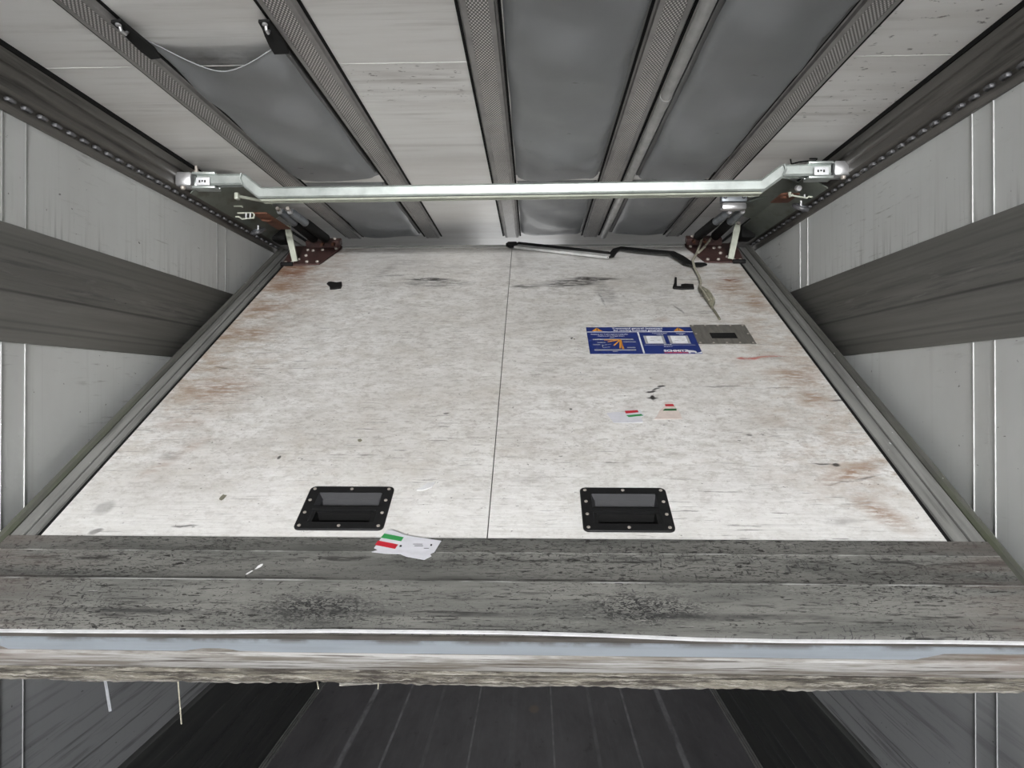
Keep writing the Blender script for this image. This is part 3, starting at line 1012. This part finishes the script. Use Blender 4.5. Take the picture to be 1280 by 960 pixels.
mb = MB()
rect(mb, .312, -1.0195, .712, -1.0155)
rect(mb, .502, -1.1975, .508, -1.0175)
mb.build('divider_line', M['signwhite'], sg_, smooth=False)
mb = MB()
rect(mb, .330, -1.0865, .480, -1.078)
rect(mb, .330, -1.1735, .480, -1.166)
mb.build('roof_and_floor_bars', M['signgrey'], sg_, smooth=False)


def line(mb, p, q, w, z=Z1 + .0004):
    p, q = Vector((*p, z)), Vector((*q, z))
    mb.ribbon([p, q], Vector((-(q - p).y, (q - p).x, 0)), w, .0003)


mb = MB()
for q in ((.372, -1.088), (.384, -1.104), (.404, -1.134), (.424, -1.1565), (.4355, -1.163)):
    line(mb, (.432, -1.085), q, .0055)
line(mb, (.432, -1.083), (.434, -1.163), .007)
mb.build('swing_positions', M['amber'], sg_, smooth=False)
mb = MB()
line(mb, (.362, -1.125), (.362, -1.150), .0022)
line(mb, (.362, -1.150), (.388, -1.146), .0022)
line(mb, (.362, -1.132), (.395, -1.122), .0016)
for a, b, w in ((.345, -1.11, .03), (.328, -1.128, .026), (.442, -1.105, .045), (.45, -1.152, .03), (.395, -1.069, .016), (.395, -1.183, .018)):
    rect(mb, a, b, a + w, b + .004)
mb.build('pointer_marks', M['signgrey'], sg_, smooth=False)
for cx in (.352, .662):
    o = MB().prism([(cx - .020, -1.009), (cx + .020, -1.009), (cx, -.981)], Z1, Z1 + .0004).build('warning_triangle', M['amber'], sg_, smooth=False)
    text_mesh('exclamation_mark', '!', .026, (cx - .003, -1.0065, Z1 + .0006), M['ink'], sg_, width=1.0, bold=.0005)
text_mesh('heading_text', 'Trennwand generell festsetzen!', .0165, (.507, -.9915, Z1), M['signwhite'], sg_, 'CENTER', .92, .0003)
text_mesh('heading_text', 'for moving bulkhead generally', .0165, (.507, -1.0095, Z1), M['signwhite'], sg_, 'CENTER', .92, .0003)
text_mesh('caption_text', 'Positions der Trennwand im Kühlkoffer', .0092, (.326, -1.041, Z1), M['signwhite'], sg_, width=.95)
text_mesh('caption_text', 'Positions of bulkhead doors', .0092, (.352, -1.056, Z1), M['signwhite'], sg_, width=.95)
text_mesh('caption_text', 'Trennwand lösen', .008, (.585, -1.0335, Z1), M['signwhite'], sg_, 'CENTER')
text_mesh('caption_text', 'Release', .008, (.585, -1.043, Z1), M['signwhite'], sg_, 'CENTER')
text_mesh('caption_text', 'Festsetzen', .008, (.665, -1.0335, Z1), M['signwhite'], sg_, 'CENTER')
text_mesh('caption_text', 'Lock', .008, (.665, -1.043, Z1), M['signwhite'], sg_, 'CENTER')
for a in (.521, .611):
    mb = MB(); rect(mb, a, -1.119, a + .075, -1.052); mb.build('picture_border', M['signgrey'], sg_, smooth=False)
    mb = MB(); rect(mb, a + .010, -1.115, a + .066, -1.055, Z1 + .0004); f = mb.build('picture_panel', M['signwhite'], sg_, smooth=False)
    mb = MB()
    for yy, xa, xb in ((-1.074, .024, .05), (-1.096, .02, .034), (-1.096, .046, .058), (-1.085, .05, .062)):
        rect(mb, a + xa, yy, a + xb, yy + .0022, Z1 + .0008)
    mb.build('picture_drawing', M['signgrey'], sg_, smooth=False)
mb = MB(); rect(mb, .515, -1.131, .700, -1.1295); mb.build('thin_line', M['signgrey'], sg_, smooth=False)
text_mesh('caption_text', 'Achtung', .008, (.60, -1.128, Z1 + .0004), M['signwhite'], sg_, 'CENTER')
text_mesh('caption_text', 'Attention', .008, (.60, -1.144, Z1), M['signwhite'], sg_, 'CENTER')
text_mesh('logo_text', 'SCHMITZ', .0205, (.578, -1.1835, Z1), M['signwhite'], sg_, width=1.02, bold=.0009)
text_mesh('logo_text', 'CARGOBULL', .0135, (.578, -1.1955, Z1), M['redtext'], sg_, width=1.1, bold=.0006)
el = [(.664, -1.196), (.664, -1.182), (.661, -1.178), (.657, -1.173), (.656, -1.167), (.659, -1.165), (.660, -1.170), (.666, -1.174), (.684, -1.175), (.692, -1.182), (.693, -1.196), (.687, -1.196), (.686, -1.190), (.672, -1.189), (.670, -1.196)]
MB().prism(el, Z1, Z1 + .0004).build('logo_elephant', M['signwhite'], sg_, smooth=False)
MB().prism([(.690, -1.196), (.711, -1.196), (.711, -1.184), (.703, -1.190)], Z1, Z1 + .0005).build('torn_corner', M['signwhite'], sg_, smooth=False)

# torn shipping labels
def label_part(name, poly, z, mat, lab, th=.0012):
    o = MB().prism(poly, z, z + th).build(name, mat, P, smooth=False)
    if lab:
        o['label'] = lab
    return o


kl = label_part('torn_label', [(-.265, -2.226), (-.252, -2.219), (-.262, -2.213), (-.244, -2.152), (-.232, -2.149), (-.192, -2.169), (-.107, -2.187), (-.119, -2.225), (-.128, -2.231), (-.124, -2.238), (-.139, -2.250), (-.182, -2.240), (-.197, -2.232), (-.232, -2.231)][::-1], .0088, M['paper'], 'white label with green and red stripes')
MB().prism([(-.253, -2.178), (-.247, -2.163), (-.198, -2.176), (-.202, -2.190)], .0101, .0104).build('green_stripe', M['lgreen'], kl, smooth=False)
MB().prism([(-.262, -2.203), (-.257, -2.188), (-.207, -2.201), (-.212, -2.216)], .0101, .0104).build('red_stripe', M['lred'], kl, smooth=False)
mb = MB()
for a, b, w in ((-.203, -2.209, .005), (-.131, -2.205, .004), (-.172, -2.200, .022), (-.168, -2.206, .02), (-.145, -2.214, .012)):
    rect(mb, a, b, a + w, b + (.006 if w < .01 else .0014), .0101)
mb.build('ink_mark', M['ink'], kl, smooth=False)
k2 = label_part('torn_label', [(.393, -1.655), (.352, -1.655), (.335, -1.60), (.365, -1.594), (.394, -1.596), (.396, -1.585), (.440, -1.582), (.449, -1.614), (.437, -1.622), (.440, -1.652)][::-1], .0004, M['paper'], 'small white label with red and green stripes')
MB().prism([(.394, -1.603), (.392, -1.588), (.432, -1.583), (.434, -1.596)], .0017, .002).build('red_stripe', M['lred'], k2, smooth=False)
MB().prism([(.401, -1.624), (.394, -1.614), (.440, -1.606), (.446, -1.615)], .0017, .002).build('green_stripe', M['lgreen'], k2, smooth=False)
k3 = label_part('torn_label', [(.476, -1.634), (.486, -1.618), (.500, -1.585), (.521, -1.555), (.522, -1.535), (.545, -1.535), (.560, -1.600), (.560, -1.633)][::-1], .0004, M['tan'], 'small stained pinkish label with red and green stripes')
MB().prism([(.522, -1.560), (.522, -1.548), (.548, -1.547), (.549, -1.560)], .0017, .002).build('red_stripe', M['lred'], k3, smooth=False)
MB().prism([(.509, -1.587), (.517, -1.575), (.553, -1.574), (.552, -1.586)], .0017, .002).build('dark_green_stripe', M['dgreen'], k3, smooth=False)

# small holes and chips with torn rims
for (u, v, r) in ((-.700, -2.018, .011), (-.398, -1.752, .007), (.262, -1.075, .004)):
    rr = random.Random(int(u * 1000))
    poly = [(u + r * math.cos(a) * rr.uniform(.5, 1.1), v + r * 1.3 * math.sin(a) * rr.uniform(.5, 1.1)) for a in [k * 2 * PI / 9 for k in range(9)]]
    MB().prism(poly, .0003, .0014).build('torn_hole', M['tassel'], P, smooth=False)
MB().prism([(-.196, -1.985), (-.170, -1.955), (-.150, -1.950), (-.158, -1.972), (-.178, -1.985)][::-1], .0004, .003).build('skin_blister', M['white_lip'], P)

# hinge plates at both top corners
for s in (-1, 1):
    poly = [(s * x, y) for x, y in ((1.128, .012), (.872, .012), (.868, -.03), (.918, -.255), (.94, -.262), (1.096, -.262), (1.102, -.24))]
    hp = MB().prism(poly if s > 0 else poly[::-1], .004, .010, bev=.001).build('hinge_plate', M['maroon'], P)
    MB().prism([(s * 1.05, -.02), (s * .875, -.02), (s * .875, .03), (s * 1.05, .03)], .010, .045, bev=.003).build('hinge_block', M['maroon'], hp)
    for bx_, by in ((.89, -.045), (.935, -.235), (.985, -.235), (1.035, -.20), (1.015, -.145), (1.055, -.245), (1.085, -.245), (.955, -.06), (1.0, -.07), (1.03, -.06), (.905, .01)):
        o = MB().dome((0, 0, 0), .0085, (0, 0, 1), .008, 8).build('bolt', M['bolt'], hp)
        o.location = (s * bx_, by, .011 if by < -.03 and abs(bx_) < 2 else .046)
    for k, bx_ in enumerate((.905, .96)):
        MB().tube([(s * bx_, .005, .03), (s * bx_, -.05, .036)], .008, 8).build('hinge_pin', M['rust'], hp)
    MB().box((s * 1.075 - .03, -.272, .003), (s * 1.075 + .03, -.255, .020), .003).build('hinge_toe', M['rubber'], hp)

# ------------------------------------------------------------------ overhead trolley with crossbar
T = thing('partition_trolley', 'zinc plated crossbar with side plates and gas struts carrying the partition', 'trolley', (.02, 2.52, 2.53))


def sweep_bar(path, hw, hh):
    """square tube whose path lies in an XZ plane (y given per point), mitred"""
    mb = MB()
    rings = []
    n = len(path)
    for i, p in enumerate(path):
        p = Vector(p)
        d0 = (Vector(path[i]) - Vector(path[i - 1])).normalized() if i else None
        d1 = (Vector(path[i + 1]) - Vector(path[i])).normalized() if i < n - 1 else None
        d = ((d0 or d1) + (d1 or d0)).normalized()
        up = Vector((-d.z, 0, d.x)).normalized()
        k = 1 / max(.5, d.dot(d1 or d0))
        ring = []
        c = min(.006, hh * .6)
        for a, b in ((-1, -1), (1, -1), (1, 1), (-1, 1)):
            for (ea, eb) in (((a * (1 - c / hw)), b), (a, (b * (1 - c / hh)))) if a * b > 0 else ((a, (b * (1 - c / hh))), ((a * (1 - c / hw)), b)):
                ring.append(mb.bm.verts.new(p + up * hh * eb * k + Vector((0, hw * ea, 0))))
        rings.append(ring)
    for a, b in zip(rings, rings[1:]):
        m_ = len(a)
        for q in range(m_):
            mb.bm.faces.new((a[q], a[(q + 1) % m_], b[(q + 1) % m_], b[q]))
    mb.bm.faces.new(rings[0][::-1]); mb.bm.faces.new(rings[-1])
    return mb


YL, YR = 2.54, 2.49
yb = lambda x: YL + (YR - YL) * (x + 1.19) / 2.38
bar = [(x, yb(x), z) for x, z in ((-1.125, 2.5795), (-.952, 2.5795), (-.888, 2.5285), (.915, 2.5285), (.984, 2.5795), (1.15, 2.5795))]
sweep_bar(bar, .020, .0205).build('crossbar', M['zinc'], T, world=True)
sweep_bar([(-.885, yb(-.885), 2.5015), (.912, yb(.912), 2.5015)], .019, .0035).build('bar_lip', M['cream'], T, world=True)
sweep_bar([(-.885, yb(-.885), 2.5065), (.912, yb(.912), 2.5065)], .014, .003).build('bar_gap', M['rubber'], T, world=True)
for s, x0, xb in ((-1, -1.17, -.952), (1, 1.185, .984)):
    y = YL if s < 0 else YR
    MB().box((x0 - .030, y - .032, 2.554), (x0 + .030, y + .03, 2.607), .009).build('end_block', M['studs'], T, world=True)
    e = MB()
    a, b = sorted((x0 - s * .030, x0 - s * .115))
    e.box((a, y - .024, 2.548), (b, y + .03, 2.556), .001)
    e.box((a, y + .02, 2.556), (b, y + .028, 2.604), .001)
    e.box((a, y - .024, 2.599), (b, y + .028, 2.607), .001)
    e.build('end_bracket', M['zinc'], T, world=True)
    a, b = sorted((x0 - s * .048, x0 - s * .098))
    tabo = MB().box((a, y - .0275, 2.557), (b, y - .0235, 2.585), .001).build('sticker_tab', M['signwhite'], T, world=True)
    mb = MB()
    for k in range(3):
        mb.box((a + .010 + k * .010, y - .0285, 2.566 + .003 * (k % 2)), (a + .016 + k * .010, y - .0274, 2.575))
    mb.build('sticker_mark', M['ink'], tabo, world=True, smooth=False)
    MB().dome((x0 + s * .004, y - .020, 2.5515), .009, (0, 0, -1), .01).build('bolt', M['bolt'], T, world=True)
    # weld seam at the upper bend
    MB().tube([(xb, yb(xb) - .0205, 2.5595), (xb - s * -.009, yb(xb) - .022, 2.58), (xb - s * -.004, yb(xb) - .0205, 2.6)], .0035, 8).build('weld', M['zinc'], T, world=True)

# bent side plates
for s in (-1, 1):
    e = .01 if s > 0 else 0
    prof = [(1.172 + e, 2.543), (1.108, 2.598), (1.056, 2.630)] if s < 0 else [(1.178, 2.540), (1.105, 2.588), (1.030, 2.612)]
    mb = MB()
    th = .0035
    poly = [(s * x, z) for x, z in prof] + [(s * x, z + th) for x, z in reversed(prof)]
    lo_ = [(s * x, z) for x, z in prof[:2]] + [(s * x, z + th) for x, z in reversed(prof[:2])]
    in_ = [(s * x, z) for x, z in prof[1:]] + [(s * x, z + th) for x, z in reversed(prof[1:])]
    mb.prism(lo_, 2.57, 3.22, 'y')
    mb.prism(in_, 2.66, 3.22, 'y')
    poly2 = [(s * x, z) for x, z in prof[:2]] + [(s * x, z + th) for x, z in reversed(prof[:2])]
    mb.prism(poly2, 3.22, 3.40, 'y')
    mb.build('side_plate', M['zincplate'], T, world=True)
    MB().box((s * 1.10, 3.36, 2.535), (s * 1.165, 3.47, 2.60), .006).build('hinge_bracket', M['rubber'], T, world=True)
    # cream link arm down to the hinge plate
    MB().ribbon([(s * 1.062, 3.29, 2.592), (s * 1.060, 3.305, 2.56), (s * 1.040, 3.335, 2.428)], (1, 0, 0), [.020, .030, .026], .010).build('link_arm', M['cream'], T, world=True)
    MB().dome((s * 1.062, 3.285, 2.585), .008, (0, -1, 0), .008).build('bolt', M['bolt'], T, world=True)
    # gas struts
    ends = ((-1.013, -.990), (-.967, -.929)) if s < 0 else ((.958, .918), (1.012, 1.002))
    for a, b in ends:
        A, B = Vector((a, 3.06, 2.600 if s < 0 else 2.585)), Vector((b, 3.475, 2.565))
        g = MB().tube([A, A.lerp(B, .05), A.lerp(B, .42)], [.013, .0185, .0185], 14).build('gas_strut', M['strut'], T, world=True)
        MB().tube([A.lerp(B, .38), A.lerp(B, .41), A.lerp(B, .97), B], [.019, .0225, .0225, .016], 14).build('rubber_sleeve', M['rubber'], g, world=True)
        MB().dome(A + Vector((0, -.004, -.004)), .012, (0, -1, -.3), .012).build('strut_bolt', M['studs'], g, world=True)
        MB().tube([A + Vector((0, .01, .0)), A + Vector((0, -.035, .004))], .008, 8).build('strut_eye', M['bolt'], g, world=True)
    # track roller
    rc = Vector((-1.126, 3.10, 2.522)) if s < 0 else Vector((1.148, 2.75, 2.5186))
    rl = MB().ring(rc, .026, .009, (.25 * s, -.55, 1), 24).build('roller', M['rollerm'], T, world=True)
    MB().tube([rc - Vector((.25 * s, -.35, 1)) * .008, rc + Vector((.25 * s, -.35, 1)) * .006], .021, 16).build('roller_hub', M['strut'], rl, world=True)
    MB().tube([rc + Vector((0, 0, -.004)), rc + Vector((0, -.004, .024))], .0045, 8).build('roller_pin', M['studs'], rl, world=True)

# left latch: bent wire, rusty plate, release rod
MB().box((-1.0475, 2.835, 2.532), (-0.986, 3.1185, 2.5395), .003, ).build('rusty_plate', M['rust'], T, world=True)
MB().ring((-1.0238, 2.9295, 2.531), .017, .005, (.2, -.5, 1), 18).build('rusty_collar', M['rust'], T, world=True)
MB().tube([(-1.107, 2.835, 2.5358), (-1.0437, 2.835, 2.5367), (-1.0371, 2.835, 2.5291), (-1.038, 2.835, 2.5159), (-1.0881, 2.835, 2.5112), (-1.1013, 2.835, 2.5206), (-1.1146, 2.835, 2.5206)], .0032, 8).build('latch_wire', M['cream'], T, world=True)
MB().tube([(-1.0711, 2.835, 2.5358), (-1.0711, 2.835, 2.5121)], .0045, 8).build('latch_pin', M['studs'], T, world=True)
MB().tube([(-1.0541, 2.835, 2.5358), (-1.0541, 2.835, 2.514)], .0045, 8).build('latch_pin', M['studs'], T, world=True)
MB().tube([(-1.1136, 2.8161, 2.5594), (-1.0805, 2.8161, 2.5594), (-1.0777, 2.8161, 2.5537)], .003, 8).build('latch_wire', M['cream'], T, world=True)
MB().tube([(-1.0201, 2.6365, 2.549), (-0.9671, 2.7689, 2.5651)], .0062, 8).build('release_rod', M['cream'], T, world=True)
MB().box((-0.9719, 2.7594, 2.5584), (-0.9388, 2.7877, 2.5755), .003).build('rod_block', M['cream'], T, world=True)
MB().box((-1.0286, 2.6224, 2.5358), (-1.0144, 2.646, 2.5603), .002).build('rod_stop', M['cream'], T, world=True)

# right latch
MB().ring((1.0693, 2.6838, 2.5471), .018, .007, (-.2, -.5, 1), 18).build('rusty_collar', M['rust'], T, world=True)
MB().box((1.0363, 2.646, 2.5405), (1.1071, 2.7689, 2.5462), .003).build('rusty_plate', M['rust'], T, world=True)
MB().tube([(1.0722, 2.6271, 2.5339), (1.0627, 2.6271, 2.5282), (1.0608, 2.6271, 2.5433)], .006, 8).build('latch_hook', M['cream'], T, world=True)
MB().dome((1.0854, 2.6082, 2.5528), .012, (0, -1, -.3), .012).build('bolt', M['studs'], T, world=True)
MB().tube([(1.0788, 2.646, 2.5358), (1.1071, 2.646, 2.531), (1.1308, 2.646, 2.5263), (1.1383, 2.646, 2.532), (1.1516, 2.646, 2.5301)], .0035, 8).build('latch_wire', M['cream'], T, world=True)
MB().tube([(1.1232, 2.646, 2.5282), (1.1232, 2.646, 2.5395)], .004, 8).build('latch_pin', M['studs'], T, world=True)
# silver clamp block on the right struts
c = MB().box((.908, 2.99, 2.608), (1.014, 3.03, 2.640), .003).build('clamp_block', M['strut'], T, world=True)
MB().box((.908, 2.988, 2.574), (1.014, 3.03, 2.606), .010).build('clamp_shell', M['studs'], c, world=True)
for x in (.922, 1.0):
    MB().ring((x, 2.989, 2.626), .0055, .0022, (0, -1, 0), 12).build('clamp_screw', M['ink'], c, world=True)
MB().prism([(1.014, 2.98), (1.06, 2.90), (1.072, 2.915), (1.05, 3.05), (1.014, 3.03)], 2.600, 2.606).build('clamp_arm', M['zincplate'], T, world=True)
MB().box((1.016, 2.975, 2.622), (1.048, 3.0, 2.634), .003).build('rod_block', M['cream'], T, world=True)

# ------------------------------------------------------------------ loose things
o = MB().tube([(-1.176, 2.62, 2.662), (-1.172, 2.62, 2.640)], .0065, 8)
o.dome((-1.172, 2.62, 2.638), .011, (0, 0, -1), .01)
tag(o.build('ceiling_bolt', M['bolt']), 'small bolt in roof corner above the left end of the crossbar', 'bolt')
o = MB().tube([(1.055, 2.60, 2.658), (1.058, 2.60, 2.640), (1.072, 2.56, 2.634), (1.10, 2.55, 2.634), (1.128, 2.55, 2.636), (1.131, 2.55, 2.642), (1.125, 2.60, 2.659)], .0028, 8)
tag(o.build('rubber_loop', M['rubber']), 'thin black rubber loop on ceiling above the right end of the crossbar', 'loop')


def PL(u, s_, h=0.0):
    """point on the tilted partition in world space"""
    n = Vector((0, -math.sin(TH), math.cos(TH)))
    d = Vector((0, -math.cos(TH), -math.sin(TH)))
    return TOP + Vector((u, 0, 0)) + d * s_ + n * h


ps = PL(.23, .08, .02)
t = thing('strap_rod', 'slim aluminium rod ending in a black strap along the partition top', 'rod', ps)
n_ = Vector((0, -math.sin(TH), math.cos(TH))); d_ = Vector((0, -math.cos(TH), -math.sin(TH)))


def strip_on(mb, uv, w, th, h):
    pts = [PL(u, s_, h if not isinstance(h, list) else h[i]) for i, (u, s_) in enumerate(uv)]
    sides = []
    for i in range(len(pts)):
        d = (pts[min(i + 1, len(pts) - 1)] - pts[max(i - 1, 0)]).normalized()
        sides.append(d.cross(n_))
    return mb.ribbon(pts, sides, w, th)


strip_on(MB(), [(.0, .020), (.475, .194)], .034, .012, .014).build('rod_bar', M['pipe'], t, world=True)
strip_on(MB(), [(.03, .008), (.474, .168)], .015, .010, .024).build('rod_top_insert', M['rubber'], t, world=True)
strip_on(MB(), [(-.025, .004), (.004, .016), (.020, .032)], [.03, .062, .03], .016, .018).build('rod_knuckle', M['rubber'], t, world=True)
strip_on(MB(), [(.455, .196), (.482, .180), (.512, .110), (.535, .104), (.63, .150), (.70, .172), (.772, .190), (.80, .250), (.827, .312), (.845, .325), (.88, .315), (.912, .298)],
         [.03, .034, .03, .036, .04, .04, .04, .045, .045, .04, .042, .02], .007, [.014, .014, .02, .026, .03, .03, .03, .028, .022, .018, .016, .012]).build('black_strap', M['rubber'], t, world=True)

t = thing('pull_cord', 'pale braided cord hanging from right hinge plate with a frayed tassel', 'cord', PL(.84, .3, .01))
MB().tube([PL(.958, -.01, .05), PL(.93, .07, .03), PL(.885, .20, .022), PL(.845, .318, .036), PL(.845, .37, .02), PL(.848, .47, .012), PL(.842, .53, .008), PL(.828, .575, .006)], .0058, 8).build('cord_line', M['cord'], t, world=True)
MB().tube([PL(1.00, .01, .05), PL(.965, .06, .03), PL(.93, .12, .022), PL(.905, .16, .02)], .0055, 8).build('cord_line', M['cord'], t, world=True)
MB().tube([PL(.824, .585, .008), PL(.826, .64, .018), PL(.834, .72, .022), PL(.838, .765, .014), PL(.832, .80, .008)], [.005, .013, .017, .014, .005], 10).build('tassel', M['tassel'], t, world=True)
for du in (-.012, 0, .013):
    MB().tube([PL(.824 + du * .3, .60, .02), PL(.828 + du, .68, .034), PL(.836 + du * .9, .765, .026)], .0035, 6).build('tassel_strand', M['cord'], t, world=True)
MB().tube([PL(.832, .79, .008), PL(.836, .85, .006), PL(.838, .91, .005)], .0045, 6).build('cord_tail', M['tassel'], t, world=True)

o = MB().prism([(-.045, -.030), (-.012, -.036), (.04, -.032), (.045, .012), (.012, .018), (-.008, .012), (-.012, -.01), (-.03, -.008), (-.012, .095), (-.02, .10), (-.034, .03), (-.05, -.02)], 0, .008)
o = o.build('black_clip', M['scrap'])
o.location = PL(.762, .555, .001); o.rotation_euler = (TH, 0, 0)
tag(o, 'torn black clip with a thin prong lying beside the hanging cord', 'clip')
o = MB().prism([(-.040, .03), (-.030, .036), (.0, .024), (.020, .034), (.032, -.010), (.034, -.038), (.012, -.046), (-.012, -.050), (-.020, -.020), (-.042, .012)], 0, .007, bev=.001)
o = o.build('tape_scrap', M['scrap'])
o.location = PL(-.776, .522, .001); o.rotation_euler = (TH, 0, 0)
tag(o, 'small square black scrap stuck on the white partition near its left top', 'scrap')
